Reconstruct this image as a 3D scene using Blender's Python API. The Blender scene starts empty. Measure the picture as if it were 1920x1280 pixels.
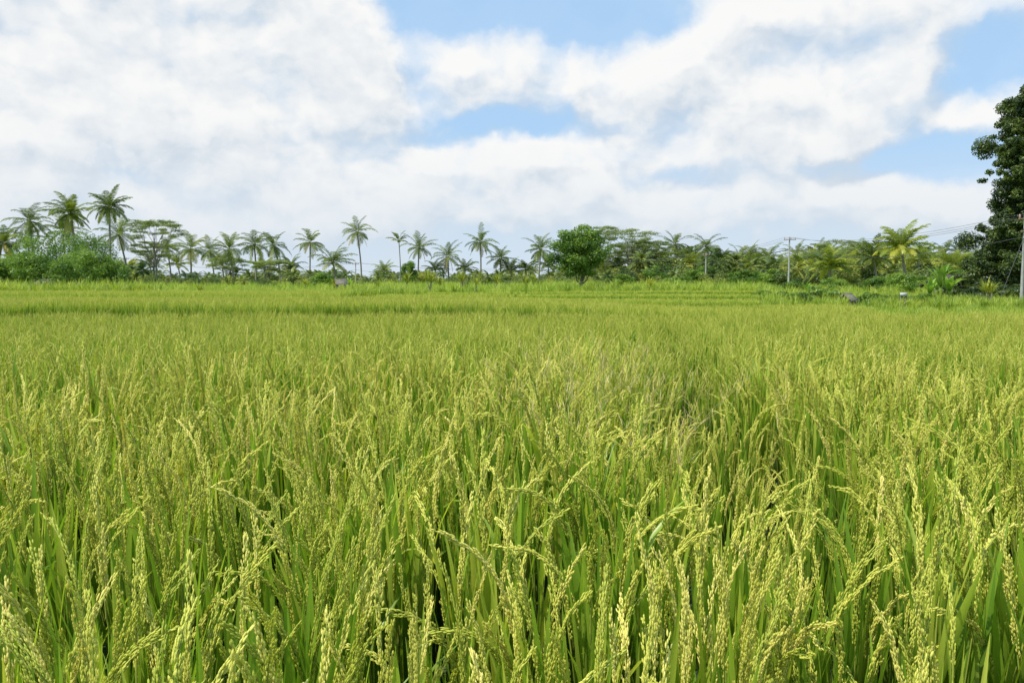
import bpy, math, random
import numpy as np
from mathutils import Vector, noise as mnoise

scene = bpy.context.scene
COL = scene.collection
CAMZ = 1.55
F = 28/36*1920.0
HZ = 530.0
SUN_EL = math.radians(58)
SUN_AZ = math.radians(238)      # clockwise from +Y : behind-left of the viewer

def bx(px, d):            # survey: bearing and distance -> world x
    return (px-960)/F*d
def bz(py, d):
    return CAMZ+(HZ-py)/F*d

# ------------------------------------------------------------------ helpers
class Buf:
    def __init__(s): s.v=[]; s.f=[]; s.m=[]; s.t=[]; s.n=0
    def add(s, v, f, mat=0, tint=0.5):
        v=np.asarray(v,dtype=np.float32).reshape(-1,3); f=np.asarray(f,dtype=np.int32).reshape(-1,4)
        s.v.append(v); s.f.append(f+s.n); s.n+=len(v)
        s.m.append(np.full(len(f),mat,dtype=np.int32))
        t=np.asarray(tint,dtype=np.float32)
        s.t.append(np.full(len(v),float(t),dtype=np.float32) if t.ndim==0 else t)
    def mesh(s,name,mats,smooth=True):
        v=np.concatenate(s.v); f=np.concatenate(s.f); m=np.concatenate(s.m); t=np.concatenate(s.t)
        me=bpy.data.meshes.new(name)
        me.vertices.add(len(v)); me.vertices.foreach_set('co',v.ravel())
        me.loops.add(len(f)*4); me.loops.foreach_set('vertex_index',f.ravel())
        me.polygons.add(len(f))
        me.polygons.foreach_set('loop_start',np.arange(0,len(f)*4,4,dtype=np.int32))
        me.polygons.foreach_set('material_index',m)
        me.update(calc_edges=True)
        if smooth: me.polygons.foreach_set('use_smooth',np.ones(len(f),dtype=bool))
        a=me.attributes.new('tint','FLOAT','POINT'); a.data.foreach_set('value',t)
        for x in mats: me.materials.append(x)
        me.validate(); me.update()
        return me

def unit(v):
    v=np.asarray(v,dtype=float); n=np.linalg.norm(v,axis=-1,keepdims=True); return v/np.maximum(n,1e-9)

def tube(path, rad, sides=6):
    P=np.asarray(path,dtype=float); N=len(P); rad=np.broadcast_to(np.asarray(rad,dtype=float),(N,))
    T=unit(np.gradient(P,axis=0))
    ref=np.array([1.0,0,0]) if abs(T[0][0])<0.8 else np.array([0,1.0,0])
    A=unit(np.cross(T,ref)); B=np.cross(T,A)
    an=np.arange(sides)*2*math.pi/sides
    V=P[:,None,:]+rad[:,None,None]*(np.cos(an)[None,:,None]*A[:,None,:]+np.sin(an)[None,:,None]*B[:,None,:])
    V=V.reshape(-1,3)
    i=np.arange(N-1)[:,None]*sides; j=np.arange(sides)[None,:]; j2=(j+1)%sides
    Fq=np.stack([i+j,i+j2,i+sides+j2,i+sides+j],axis=-1).reshape(-1,4)
    return V,Fq

def box(cx,cy,cz,sx,sy,sz):
    v=np.array([[x,y,z] for z in(-.5,.5) for y in(-.5,.5) for x in(-.5,.5)])*[sx,sy,sz]+[cx,cy,cz]
    f=[[0,2,3,1],[4,5,7,6],[0,1,5,4],[2,6,7,3],[0,4,6,2],[1,3,7,5]]
    return v,f

def rods(P, D, L, W, rings=((0,.15),(.3,1),(.7,.85),(1,.1)), sides=4):
    """many little spindle shapes (grains)"""
    P=np.asarray(P); D=unit(D); G=len(P)
    ref=np.where(np.abs(D[:,2:3])>0.9,np.array([[1.0,0,0]]),np.array([[0,0,1.0]]))
    A=unit(np.cross(D,ref)); B=np.cross(D,A)
    L=np.broadcast_to(L,(G,)); W=np.broadcast_to(W,(G,))
    an=np.arange(sides)*2*math.pi/sides
    vs=[]
    for (s,r) in rings:
        c=P+D*(L*s)[:,None]
        vs.append(c[:,None,:]+(W*r*.5)[:,None,None]*(np.cos(an)[None,:,None]*A[:,None,:]+np.sin(an)[None,:,None]*B[:,None,:]))
    V=np.stack(vs,axis=1)
    R=len(rings)
    j=np.arange(sides); j2=(j+1)%sides
    q=[]
    for r in range(R-1):
        q.append(np.stack([r*sides+j,r*sides+j2,(r+1)*sides+j2,(r+1)*sides+j],-1))
    q=np.concatenate(q)
    Fq=(np.arange(G)[:,None,None]*(R*sides)+q[None]).reshape(-1,4)
    return V.reshape(-1,3),Fq,R*sides

def blade(base, az, th0, bend, L, W, n=7, crease=0.25, twist=0.0, roll=0.0):
    s=np.linspace(0,1,n)
    th=th0+bend*s**2
    ds=L/(n-1)
    h=np.array([math.cos(az),math.sin(az),0.0]); u=np.array([0,0,1.0])
    T=np.sin(th)[:,None]*h+np.cos(th)[:,None]*u
    P=np.vstack([[0,0,0],np.cumsum((T[:-1]+T[1:])*.5*ds,axis=0)])+base
    side0=np.array([-math.sin(az),math.cos(az),0.0])
    nor=np.cross(T,side0)
    a=roll+twist*s
    side=np.cos(a)[:,None]*side0+np.sin(a)[:,None]*nor
    nn=np.cross(T,side)
    w=W*.5*np.minimum(1,np.minimum(0.55+s*2.5, (1-s)**0.75*1.7))
    w=np.maximum(w,W*.02)
    if crease>0:
        V=np.stack([P-side*w[:,None]+nn*(w*crease)[:,None],P,P+side*w[:,None]+nn*(w*crease)[:,None]],1).reshape(-1,3)
        i=np.arange(n-1)*3
        Fq=np.concatenate([np.stack([i,i+1,i+4,i+3],-1),np.stack([i+1,i+2,i+5,i+4],-1)])
    else:
        V=np.stack([P-side*w[:,None],P+side*w[:,None]],1).reshape(-1,3)
        i=np.arange(n-1)*2
        Fq=np.stack([i,i+1,i+3,i+2],-1)
    return V,Fq

def new_obj(name, me, parent=None, loc=(0,0,0), rot=(0,0,0), scale=(1,1,1), **props):
    o=bpy.data.objects.new(name,me); COL.objects.link(o)
    o.location=loc; o.rotation_euler=rot; o.scale=scale
    if parent is not None: o.parent=parent
    for k,v in props.items(): o[k]=v
    return o
def thing(name,label,category,loc,rot=0.0,scale=1.0,group=None):
    o=new_obj(name,None,loc=loc,rot=(0,0,rot),scale=(scale,)*3,label=label,category=category)
    o.empty_display_size=.5
    if group: o['group']=group
    return o

# ------------------------------------------------------------------ materials
def newmat(name):
    m=bpy.data.materials.new(name); m.use_nodes=True; nt=m.node_tree
    for n in list(nt.nodes): nt.nodes.remove(n)
    return m,nt,nt.nodes.new('ShaderNodeOutputMaterial')
def ramp(nt,fac,stops):
    r=nt.nodes.new('ShaderNodeValToRGB'); e=r.color_ramp.elements
    while len(e)<len(stops): e.new(0.5)
    for i,(p,c) in enumerate(stops): e[i].position=p; e[i].color=(*c,1)
    nt.links.new(fac,r.inputs[0]); return r.outputs[0]
def math_(nt,op,a,b=None,clamp=False):
    n=nt.nodes.new('ShaderNodeMath'); n.operation=op; n.use_clamp=clamp
    for i,x in enumerate((a,b)):
        if x is None: continue
        if isinstance(x,(int,float)): n.inputs[i].default_value=x
        else: nt.links.new(x,n.inputs[i])
    return n.outputs[0]
def leafmat(name, stops, transl=0.35, rough=0.45, spec=0.4, noise_scale=3.0, rnd=0.35, tcol=1.25, zshade=None):
    m,nt,out=newmat(name); L=nt.links
    at=nt.nodes.new('ShaderNodeAttribute'); at.attribute_name='tint'
    oi=nt.nodes.new('ShaderNodeObjectInfo')
    geo=nt.nodes.new('ShaderNodeNewGeometry')
    nz=nt.nodes.new('ShaderNodeTexNoise'); nz.inputs['Scale'].default_value=noise_scale; nz.inputs['Detail'].default_value=1
    L.new(geo.outputs['Position'],nz.inputs['Vector'])
    a=math_(nt,'MULTIPLY',oi.outputs['Random'],rnd)
    b=math_(nt,'MULTIPLY',nz.outputs[0],0.5)
    s=math_(nt,'ADD',at.outputs['Fac'],a)
    s=math_(nt,'ADD',s,b)
    s=math_(nt,'SUBTRACT',s,0.25+rnd*.5,True)
    c=ramp(nt,s,stops)
    if zshade:  # lower parts darkened: shadow inside the crop put into the colour
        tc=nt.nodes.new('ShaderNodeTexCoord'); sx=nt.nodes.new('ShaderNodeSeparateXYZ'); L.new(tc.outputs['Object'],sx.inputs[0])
        mr=nt.nodes.new('ShaderNodeMapRange'); mr.inputs[1].default_value=zshade[0]; mr.inputs[2].default_value=zshade[1]
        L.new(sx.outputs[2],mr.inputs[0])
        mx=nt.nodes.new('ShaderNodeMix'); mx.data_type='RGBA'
        L.new(mr.outputs[0],mx.inputs[0]); mx.inputs[6].default_value=(*zshade[2],1); L.new(c,mx.inputs[7]); c=mx.outputs[2]
    p=nt.nodes.new('ShaderNodeBsdfPrincipled'); L.new(c,p.inputs['Base Color'])
    p.inputs['Roughness'].default_value=rough
    p.inputs['Specular IOR Level'].default_value=spec
    t=nt.nodes.new('ShaderNodeBsdfTranslucent')
    hs=nt.nodes.new('ShaderNodeMix'); hs.data_type='RGBA'; hs.blend_type='MULTIPLY'; hs.inputs[0].default_value=1
    L.new(c,hs.inputs[6]); hs.inputs[7].default_value=(tcol*1.0,tcol,tcol*.45,1)
    L.new(hs.outputs[2],t.inputs[0])
    mx=nt.nodes.new('ShaderNodeMixShader'); mx.inputs[0].default_value=transl
    L.new(p.outputs[0],mx.inputs[1]); L.new(t.outputs[0],mx.inputs[2]); L.new(mx.outputs[0],out.inputs[0])
    return m
def solidmat(name, c1, c2, scale=4.0, rough=0.8, bump=0.3, stretch=(1,1,1), metallic=0):
    m,nt,out=newmat(name); L=nt.links
    tc=nt.nodes.new('ShaderNodeTexCoord'); mp=nt.nodes.new('ShaderNodeMapping'); mp.inputs['Scale'].default_value=stretch
    L.new(tc.outputs['Object'],mp.inputs[0])
    nz=nt.nodes.new('ShaderNodeTexNoise'); nz.inputs['Scale'].default_value=scale; nz.inputs['Detail'].default_value=6
    L.new(mp.outputs[0],nz.inputs['Vector'])
    c=ramp(nt,nz.outputs[0],[(0.3,c1),(0.7,c2)])
    p=nt.nodes.new('ShaderNodeBsdfPrincipled'); L.new(c,p.inputs['Base Color']); p.inputs['Roughness'].default_value=rough
    p.inputs['Metallic'].default_value=metallic
    b=nt.nodes.new('ShaderNodeBump'); b.inputs['Strength'].default_value=bump; b.inputs['Distance'].default_value=.05
    L.new(nz.outputs[0],b.inputs['Height']); L.new(b.outputs[0],p.inputs['Normal'])
    L.new(p.outputs[0],out.inputs[0]); return m

M_blade=leafmat('rice_leaf',[(0.0,(0.12,0.235,0.02)),(0.5,(0.28,0.42,0.04)),(1.0,(0.58,0.61,0.10))],transl=.46,rough=.36,spec=.45,rnd=.25,tcol=1.5,zshade=(0.22,0.80,(0.035,0.085,0.011)))
M_culm=leafmat('rice_culm',[(0.0,(0.22,0.31,0.04)),(1.0,(0.50,0.54,0.09))],transl=.2,rough=.5,zshade=(0.2,0.7,(0.06,0.10,0.02)))
M_grain=leafmat('rice_grain',[(0.0,(0.50,0.56,0.07)),(0.5,(0.75,0.75,0.14)),(1.0,(0.95,0.86,0.30))],transl=.33,rough=.5,spec=.3,rnd=.3,tcol=1.15)
M_palm=leafmat('palm_leaf',[(0.0,(0.06,0.10,0.018)),(0.5,(0.155,0.21,0.035)),(0.85,(0.31,0.33,0.06)),(1.0,(0.40,0.31,0.12))],transl=.36,rough=.36,spec=.4,noise_scale=.6)
M_palmy=leafmat('palm_leaf_light',[(0.0,(0.12,0.18,0.026)),(0.5,(0.30,0.35,0.045)),(1.0,(0.58,0.52,0.10))],transl=.38,rough=.36,spec=.4,noise_scale=.6)
M_leaf=leafmat('broad_leaf',[(0.0,(0.045,0.105,0.013)),(0.5,(0.125,0.23,0.027)),(1.0,(0.28,0.40,0.05))],transl=.37,noise_scale=1.0)
M_leafd=leafmat('broad_leaf_dark',[(0.0,(0.016,0.034,0.010)),(0.5,(0.040,0.076,0.015)),(1.0,(0.14,0.19,0.035))],transl=.25,noise_scale=.6)
M_leafo=leafmat('olive_leaf',[(0.0,(0.11,0.16,0.04)),(0.5,(0.19,0.25,0.065)),(1.0,(0.33,0.37,0.10))],transl=.4,noise_scale=.5)
M_leafh=leafmat('far_leaf',[(0.0,(0.06,0.105,0.024)),(0.5,(0.165,0.22,0.045)),(1.0,(0.42,0.42,0.08))],transl=.32,noise_scale=.08,rnd=.8)  # paler foliage, distance haze put into the leaf colour
M_grass=leafmat('tall_grass_leaf',[(0.0,(0.15,0.25,0.03)),(0.5,(0.31,0.42,0.05)),(1.0,(0.56,0.58,0.12))],transl=.4,noise_scale=.5,rnd=.5)
M_banana=leafmat('banana_leaf',[(0.0,(0.14,0.28,0.04)),(1.0,(0.32,0.46,0.08))],transl=.4)
M_straw=leafmat('dry_grass',[(0.0,(0.42,0.46,0.12)),(0.5,(0.66,0.58,0.26)),(1.0,(0.68,0.50,0.28))],transl=.25,spec=.1)
M_bark=solidmat('bark',(0.10,0.085,0.065),(0.24,0.21,0.17),3,stretch=(1,1,4))
M_palmbark=solidmat('palm_bark',(0.13,0.115,0.095),(0.30,0.27,0.23),2,stretch=(1,1,8))
M_conc=solidmat('concrete',(0.27,0.27,0.25),(0.42,0.41,0.38),3)
M_rust=solidmat('rusty_steel',(0.12,0.07,0.045),(0.24,0.17,0.12),10)
M_wire=solidmat('black_cable',(0.05,0.05,0.05),(0.08,0.08,0.08),3,rough=.5)
M_porc=solidmat('porcelain',(0.35,0.22,0.15),(0.5,0.35,0.25),3,rough=.3)
M_thatch=solidmat('thatch',(0.11,0.10,0.085),(0.22,0.20,0.165),12,stretch=(1,1,.2))
M_tile=solidmat('clay_tile',(0.05,0.036,0.03),(0.10,0.07,0.055),10)
M_wood=solidmat('weathered_wood',(0.14,0.11,0.08),(0.28,0.23,0.17),8,stretch=(1,1,.2))
M_wall=solidmat('plaster_wall',(0.30,0.28,0.25),(0.42,0.40,0.36),2)
M_white=solidmat('white_paint',(0.45,0.46,0.46),(0.60,0.61,0.61),2)

# ------------------------------------------------------------------ terrain
def sst(a,b,x):
    t=np.clip((x-a)/(b-a),0,1); return t*t*(3-2*t)
def wob(x): return 0.5*np.sin(x*.11)+.3*np.sin(x*.31+1)
def H(x,y):
    x=np.asarray(x,dtype=float); y=np.asarray(y,dtype=float)
    w=wob(x)
    h=np.zeros(np.broadcast(x,y).shape)
    left=1-sst(-2,9,x)                # the terrace is higher on the left and runs out to the right
    h=h+(0.04+0.22*left)*sst(22.3+w,22.8+w,y)
    far=1-sst(-10,-6,x+ (y-36)*.15)
    h=h+0.14*sst(35.3+w,35.8+w,y)*far
    wr=1-sst(.30,.34,x/np.maximum(y,1))
    h=h+(1-far)*(0.05+.17*wr)*(sst(35.3+w,35.7+w,y)+sst(45,45.4,y)+.8*sst(55,55.4,y))*(1-.55*left)
    h=h+0.3*sst(62,110,y)
    h=h+0.12*np.exp(-((y-(21.9+w))/.28)**2)
    h=h-1.2*sst(250,600,y)
    return h
ys=np.unique(np.concatenate([np.linspace(-40,20,61),np.arange(20,60,.2),np.linspace(60,120,61),np.geomspace(120,6000,40)]))
xs=np.unique(np.concatenate([np.linspace(-60,60,161),-np.geomspace(60,6000,30),np.geomspace(60,6000,30)]))
X,Y=np.meshgrid(xs,ys); Z=H(X,Y)
V=np.stack([X,Y,Z],-1).reshape(-1,3); nx=len(xs)
i=(np.arange(len(ys)-1)[:,None]*nx+np.arange(nx-1)[None,:])
Fq=np.stack([i,i+1,i+nx+1,i+nx],-1).reshape(-1,4)
m,nt,out=newmat('field_ground'); L=nt.links
geo=nt.nodes.new('ShaderNodeNewGeometry')
n1=nt.nodes.new('ShaderNodeTexNoise'); n1.inputs['Scale'].default_value=.35; n1.inputs['Detail'].default_value=8
n2=nt.nodes.new('ShaderNodeTexNoise'); n2.inputs['Scale'].default_value=6; n2.inputs['Detail'].default_value=6
L.new(geo.outputs['Position'],n1.inputs[0]); L.new(geo.outputs['Position'],n2.inputs[0])
cg=ramp(nt,n1.outputs[0],[(0.3,(0.15,0.25,0.04)),(0.55,(0.22,0.33,0.055)),(0.75,(0.32,0.37,0.08))])
cm=ramp(nt,n2.outputs[0],[(0.3,(0.03,0.055,0.014)),(0.7,(0.05,0.085,0.022))])
sx=nt.nodes.new('ShaderNodeSeparateXYZ'); L.new(geo.outputs['Position'],sx.inputs[0])
mr=nt.nodes.new('ShaderNodeMapRange'); mr.inputs[1].default_value=20.5; mr.inputs[2].default_value=21.5; L.new(sx.outputs[1],mr.inputs[0])
mx=nt.nodes.new('ShaderNodeMix'); mx.data_type='RGBA'; L.new(mr.outputs[0],mx.inputs[0]); L.new(cm,mx.inputs[6]); L.new(cg,mx.inputs[7])
p=nt.nodes.new('ShaderNodeBsdfPrincipled'); L.new(mx.outputs[2],p.inputs['Base Color']); p.inputs['Roughness'].default_value=.9
bm=nt.nodes.new('ShaderNodeBump'); bm.inputs['Distance'].default_value=.1; L.new(n2.outputs[0],bm.inputs['Height']); L.new(bm.outputs[0],p.inputs['Normal'])
L.new(p.outputs[0],out.inputs[0])
b=Buf(); b.add(V,Fq)
new_obj('ground',b.mesh('ground',[m]),kind='structure',label='wet paddy soil and grassy terraced farmland',category='ground')

# far hills
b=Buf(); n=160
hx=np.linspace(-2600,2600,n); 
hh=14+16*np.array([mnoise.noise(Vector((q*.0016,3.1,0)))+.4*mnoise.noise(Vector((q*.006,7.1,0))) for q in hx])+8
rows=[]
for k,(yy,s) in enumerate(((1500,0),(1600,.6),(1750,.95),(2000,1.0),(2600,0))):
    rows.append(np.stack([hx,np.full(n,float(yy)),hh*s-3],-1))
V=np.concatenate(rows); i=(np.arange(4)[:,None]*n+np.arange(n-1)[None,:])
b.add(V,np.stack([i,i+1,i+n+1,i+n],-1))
M_hill=solidmat('hazy_hill',(0.20,0.28,0.32),(0.27,0.35,0.37),.01,bump=0)  # blue-grey of the distance haze is painted into the hill colour
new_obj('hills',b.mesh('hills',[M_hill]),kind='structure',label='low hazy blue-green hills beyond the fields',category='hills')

# ------------------------------------------------------------------ instancing "stuff"
def scatter(name, sources, pts, rots, scls, idx, **props):
    src=bpy.data.collections.new(name+'_kinds')
    for k,me in enumerate(sources):
        o=bpy.data.objects.new('%s_kind_%02d'%(name,k),me); src.objects.link(o)
    me=bpy.data.meshes.new(name); N=len(pts)
    me.vertices.add(N); me.vertices.foreach_set('co',np.asarray(pts,dtype=np.float32).ravel())
    a=me.attributes.new('rot','FLOAT_VECTOR','POINT'); a.data.foreach_set('vector',np.asarray(rots,dtype=np.float32).ravel())
    a=me.attributes.new('scl','FLOAT_VECTOR','POINT'); a.data.foreach_set('vector',np.asarray(scls,dtype=np.float32).ravel())
    a=me.attributes.new('idx','INT','POINT'); a.data.foreach_set('value',np.asarray(idx,dtype=np.int32))
    for mt in sources[0].materials: me.materials.append(mt)
    ob=new_obj(name,me,kind='stuff',**props)
    ng=bpy.data.node_groups.new(name+'_nodes','GeometryNodeTree')
    ng.interface.new_socket('Geometry',in_out='INPUT',socket_type='NodeSocketGeometry')
    ng.interface.new_socket('Geometry',in_out='OUTPUT',socket_type='NodeSocketGeometry')
    N_=ng.nodes; gi=N_.new('NodeGroupInput'); go=N_.new('NodeGroupOutput')
    ci=N_.new('GeometryNodeCollectionInfo'); ci.inputs['Collection'].default_value=src
    ci.inputs['Separate Children'].default_value=True; ci.inputs['Reset Children'].default_value=True
    ip=N_.new('GeometryNodeInstanceOnPoints'); ip.inputs['Pick Instance'].default_value=True
    def na(nm,dt):
        q=N_.new('GeometryNodeInputNamedAttribute'); q.data_type=dt; q.inputs[0].default_value=nm
        return [o for o in q.outputs if o.enabled and o.name=='Attribute'][0]
    L=ng.links
    L.new(gi.outputs[0],ip.inputs['Points']); L.new(ci.outputs[0],ip.inputs['Instance'])
    L.new(na('idx','INT'),ip.inputs['Instance Index'])
    L.new(na('rot','FLOAT_VECTOR'),ip.inputs['Rotation'])
    L.new(na('scl','FLOAT_VECTOR'),ip.inputs['Scale'])
    L.new(ip.outputs[0],go.inputs[0])
    md=ob.modifiers.new('scatter','NODES'); md.node_group=ng
    return ob

# ------------------------------------------------------------------ rice plants
def rice_clump(seed, lod):
    r=np.random.default_rng(seed); b=Buf()
    nt_=14 if lod==0 else 10
    for t in range(nt_):
        phi=r.uniform(0,2*math.pi); rr=0.05*math.sqrt(r.uniform())
        h=np.array([math.cos(phi),math.sin(phi),0]); base=h*rr
        lean=r.uniform(0.02,0.12); hc=r.uniform(.58,.74)
        s=np.linspace(0,1,5)
        P=base+h*(lean*hc*s**1.6)[:,None]+np.array([0,0,1.0])*(hc*s)[:,None]
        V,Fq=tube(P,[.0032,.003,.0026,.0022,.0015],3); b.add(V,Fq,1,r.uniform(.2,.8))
        tin=r.uniform(.15,.85)
        att=[(.3,.50),(.55,.49),(.80,.34)] if lod==0 else [(.42,.54),(.78,.36)]
        for (sa,LL) in att:
            i0=min(int(sa*4),3); fr=sa*4-i0; pb=P[i0]*(1-fr)+P[i0+1]*fr
            az=phi+r.normal(0,1.3); 
            bend=r.choice([r.uniform(.0,.25),r.uniform(.5,1.8)],p=[.92,.08])
            V,Fq=blade(pb,az,r.uniform(.02,.12),bend,LL*r.uniform(.78,1.1),r.uniform(.011,.019)*(1 if lod==0 else 1.2),n=8 if lod==0 else 5,crease=.3 if lod==0 else 0,twist=r.uniform(-1,1)*.8,roll=r.uniform(-.6,.6))
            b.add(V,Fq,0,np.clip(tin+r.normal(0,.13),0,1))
        if r.uniform()<(.70 if lod==0 else .85):
            az=phi+r.normal(0,.9); n=16; Lp=r.uniform(.17,.24)
            sp=np.linspace(0,1,n); droop=r.choice([r.uniform(.1,.7),r.uniform(.7,1.8)],p=[.68,.32])
            th=lean*1.2+droop*sp**1.9
            hh=np.array([math.cos(az),math.sin(az),0])
            T=np.sin(th)[:,None]*hh+np.cos(th)[:,None]*np.array([0,0,1.0])
            A=np.vstack([[0,0,0],np.cumsum(T[:-1]*(Lp+.05)/(n-1),axis=0)])+P[-1]
            V,Fq=tube(A,np.linspace(.0018,.0007,n),3); b.add(V,Fq,1,.6)
            gp=[];gd=[]
            nb=14 if lod==0 else 8
            for k in range(nb+1):
                sk=0.10+0.86*k/nb
                Lb=(.064-.036*sk)*r.uniform(.85,1.15) if k<nb else .025
                rv=r.normal(size=3)
                ng_=max(3,int(Lb/(.0048 if lod==0 else .0085)))
                off=r.uniform(.01,.06) if r.uniform()<.96 else r.uniform(.1,.24)
                for g in range(ng_):
                    dist=Lb*(g+1)/ng_; pos=sk*(n-1)+dist/(Lp+.05)*(n-1)
                    j=min(int(pos),n-2); tt=T[j]; over=max(0,pos-(n-1))
                    base_=A[j]+(A[j+1]-A[j])*(min(pos,n-1)-j)+tt*over*(Lp+.05)/(n-1)
                    o=rv-tt*rv.dot(tt); o/=np.linalg.norm(o)
                    pp=base_+o*(.0026+off*dist)
                    if g==0 and k>0: continue
                    for q2 in range(1 if (lod or r.uniform()<.15) else 2):
                        o2=r.normal(size=3); o2-=tt*o2.dot(tt); o2/=np.linalg.norm(o2)
                        gp.append(pp+o2*.0018); gd.append(unit(tt+o*off+o2*r.uniform(.02,.18)))
            G=len(gp); gl=(.0086 if lod==0 else .0135)*r.uniform(.85,1.12,G); gw=(.0028 if lod==0 else .0050)*r.uniform(.85,1.15,G)
            V,Fq,per=rods(np.array(gp),np.array(gd),gl,gw,sides=4 if lod==0 else 3)
            tn=np.clip(r.uniform(.1,.75)+r.normal(0,.10,G),0,1)
            b.add(V,Fq,2,np.repeat(tn,per).astype(np.float32))
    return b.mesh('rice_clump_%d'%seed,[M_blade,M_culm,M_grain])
kinds=[rice_clump(100+k,0) for k in range(10)]+[rice_clump(200+k,1) for k in range(6)]
R=np.random.default_rng(5)
pts=[];rots=[];scls=[];idx=[]
def add_rice(xx,yy,dist):
    n1=mnoise.noise(Vector((xx*.35,yy*.35,0))); n2=mnoise.noise(Vector((xx*1.3,yy*.6,5)))
    grow=1.12-.20*float(sst(3,16,dist))
    s=grow+.05*n1+.11*n2+R.normal(0,.045)
    tilt=R.normal(0,.05)+.10*mnoise.noise(Vector((xx*.8,yy*.8,9)))
    gx=0.62+ (yy-1.6)*.17+.14*math.sin(yy*1.1)
    if 1.9<yy<16:
        dd=abs(xx-gx)
        if dd<.16: 
            if R.uniform()<.5: return
            s*=.74
        elif dd<.38: s*=.93
    if dist<9 and n2<-.30 and R.uniform()<.5: s*=.82
    hs=s*R.uniform(1.0,1.2)
    pts.append((xx,yy,float(H(xx,yy))-.01)); rots.append((tilt,R.normal(0,.05)+.03,R.uniform(0,6.283)))
    scls.append((hs,hs,s)); idx.append(int(R.integers(0,10)) if dist<6 else 10+int(R.integers(0,6)))
y=0.55
while y<21.3:
    sp=.25
    half=y*.66+1.6
    x=-half
    while x<half:
        xx=x+R.normal(0,.035); yy=y+R.normal(0,.035)
        if math.hypot(xx,yy)>.92 and yy<21.4+wob(xx): add_rice(xx,yy,math.hypot(xx,yy))
        x+=sp
    y+=sp
def field(y0,y1,xf,sp,smul=None):
    y=y0
    while y<y1:
        x0,x1=xf(y); x=x0
        while x<x1:
            xx=x+R.normal(0,.05); yy=y+R.normal(0,.05)
            w=wob(xx) if y<45 else 0
            sm=smul if smul else .95-.17*float(sst(-4,9,xx))
            s=(.93+.08*mnoise.noise(Vector((xx*.2,yy*.2,2)))+R.normal(0,.035))*sm
            pts.append((xx,yy+w,float(H(xx,yy+w)))); rots.append((R.normal(0,.06),R.normal(0,.06),R.uniform(0,6.28)))
            scls.append((1.2,1.2,s)); idx.append(10+int(R.integers(0,6)))
            x+=sp
        y+=sp
field(22.9,34.7,lambda y:(-y*.68-1,y*.31+4),.31)
field(36.0,56,lambda y:(-y*.68-1,-8-(y-36)*.15),.5,.95)
field(36.2,43.8,lambda y:(-7-(y-36)*.15,y*.31),.44,.68)
field(45.9,53.8,lambda y:(-8,y*.31),.5,.64)
field(55.9,62,lambda y:(-6.0,y*.31),.52,.60)
scatter('rice_crop',kinds,pts,rots,scls,idx,label='ripening yellow-green rice plants filling the flooded paddies',category='rice')
print('RICE',len(pts))

# wild grass patch in the rice
b=Buf(); r=np.random.default_rng(77)
for k in range(130):
    yy=r.uniform(2.7,5.6); xx=.24+(yy-1.6)*.08+r.normal(0,.28)*(.4+yy*.12)
    az=r.uniform(0,6.28); Lh=r.uniform(1.06,1.28); n=9; s=np.linspace(0,1,n)
    th=r.uniform(0,.12)+r.uniform(.2,1.2)*s**2
    hh=np.array([math.cos(az),math.sin(az),0]); T=np.sin(th)[:,None]*hh+np.cos(th)[:,None]*np.array([0,0,1.])
    A=np.vstack([[0,0,0],np.cumsum(T[:-1]*Lh/(n-1),axis=0)])+[xx,yy,0]
    V,Fq=tube(A,np.linspace(.0013,.0005,n),3); b.add(V,Fq,0,r.uniform(0,.5))
    for q in range(int(r.integers(10,16))):
        f=r.uniform(.78,1); j=min(int(f*(n-1)),n-2); pb=A[j]+(A[j+1]-A[j])*(f*(n-1)-j)
        V,Fq=blade(pb,r.uniform(0,6.28),r.uniform(.3,1.1),r.uniform(0,.8),r.uniform(.04,.10),.0017,n=4,crease=0); b.add(V,Fq,0,r.uniform(.2,1))
new_obj('wild_grass',b.mesh('wild_grass',[M_straw]),kind='stuff',label='thin dry wild grass stems growing among the rice',category='grass')

# ------------------------------------------------------------------ tall grass tufts
def tuft(seed,hgt,nb,wd,spread,bend=(.2,1.5)):
    r=np.random.default_rng(seed); b=Buf()
    for k in range(nb):
        az=r.uniform(0,6.28); rr=spread*math.sqrt(r.uniform()); a2=r.uniform(0,6.28)
        V,Fq=blade(np.array([rr*math.cos(a2),rr*math.sin(a2),0]),az,r.uniform(0,.35),r.uniform(*bend),hgt*r.uniform(.6,1.1),wd*r.uniform(.7,1.3),n=6,crease=.25,twist=r.uniform(-1,1)); b.add(V,Fq,0,r.uniform(.1,.9))
    return b.mesh('tuft_%d'%seed,[M_grass])
tk=[tuft(10+k,1.5,46,.04,.3) for k in range(4)]+[tuft(30+k,.45,40,.014,.15) for k in range(4)]
pts=[];rots=[];scls=[];idx=[]
def tu(x,y,s,kind,n=4):
    pts.append((x,y,float(H(x,y))-.02)); rots.append((R.normal(0,.05),R.normal(0,.05),R.uniform(0,6.28))); scls.append((s*1.1,s*1.1,s)); idx.append((0 if kind=='tall' else 4)+int(R.integers(0,n)))
x=-17
while x<17:
    for q in range(4):
        xx=x+R.uniform(-.1,.1)
        tu(xx,22.1+wob(xx)+R.normal(0,.25),R.uniform(.8,1.4),'s')
    x+=.2
for yb in (35.1,44.7,54.7):
    x=-7
    while x<yb*.31:
        tu(x,yb+(wob(x) if yb<40 else 0)+R.normal(0,.25),R.uniform(.4,.8),'s'); x+=.2
for k in range(1300):   # rim of reeds on the left terrace
    y=R.uniform(56,64); x=R.uniform(-46,-7); 
    if mnoise.noise(Vector((x*.25,y*.2,1)))>-.3: tu(x,y,R.uniform(.55,1.1)*(1.1 if x<-25 else .75),'tall')
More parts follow.
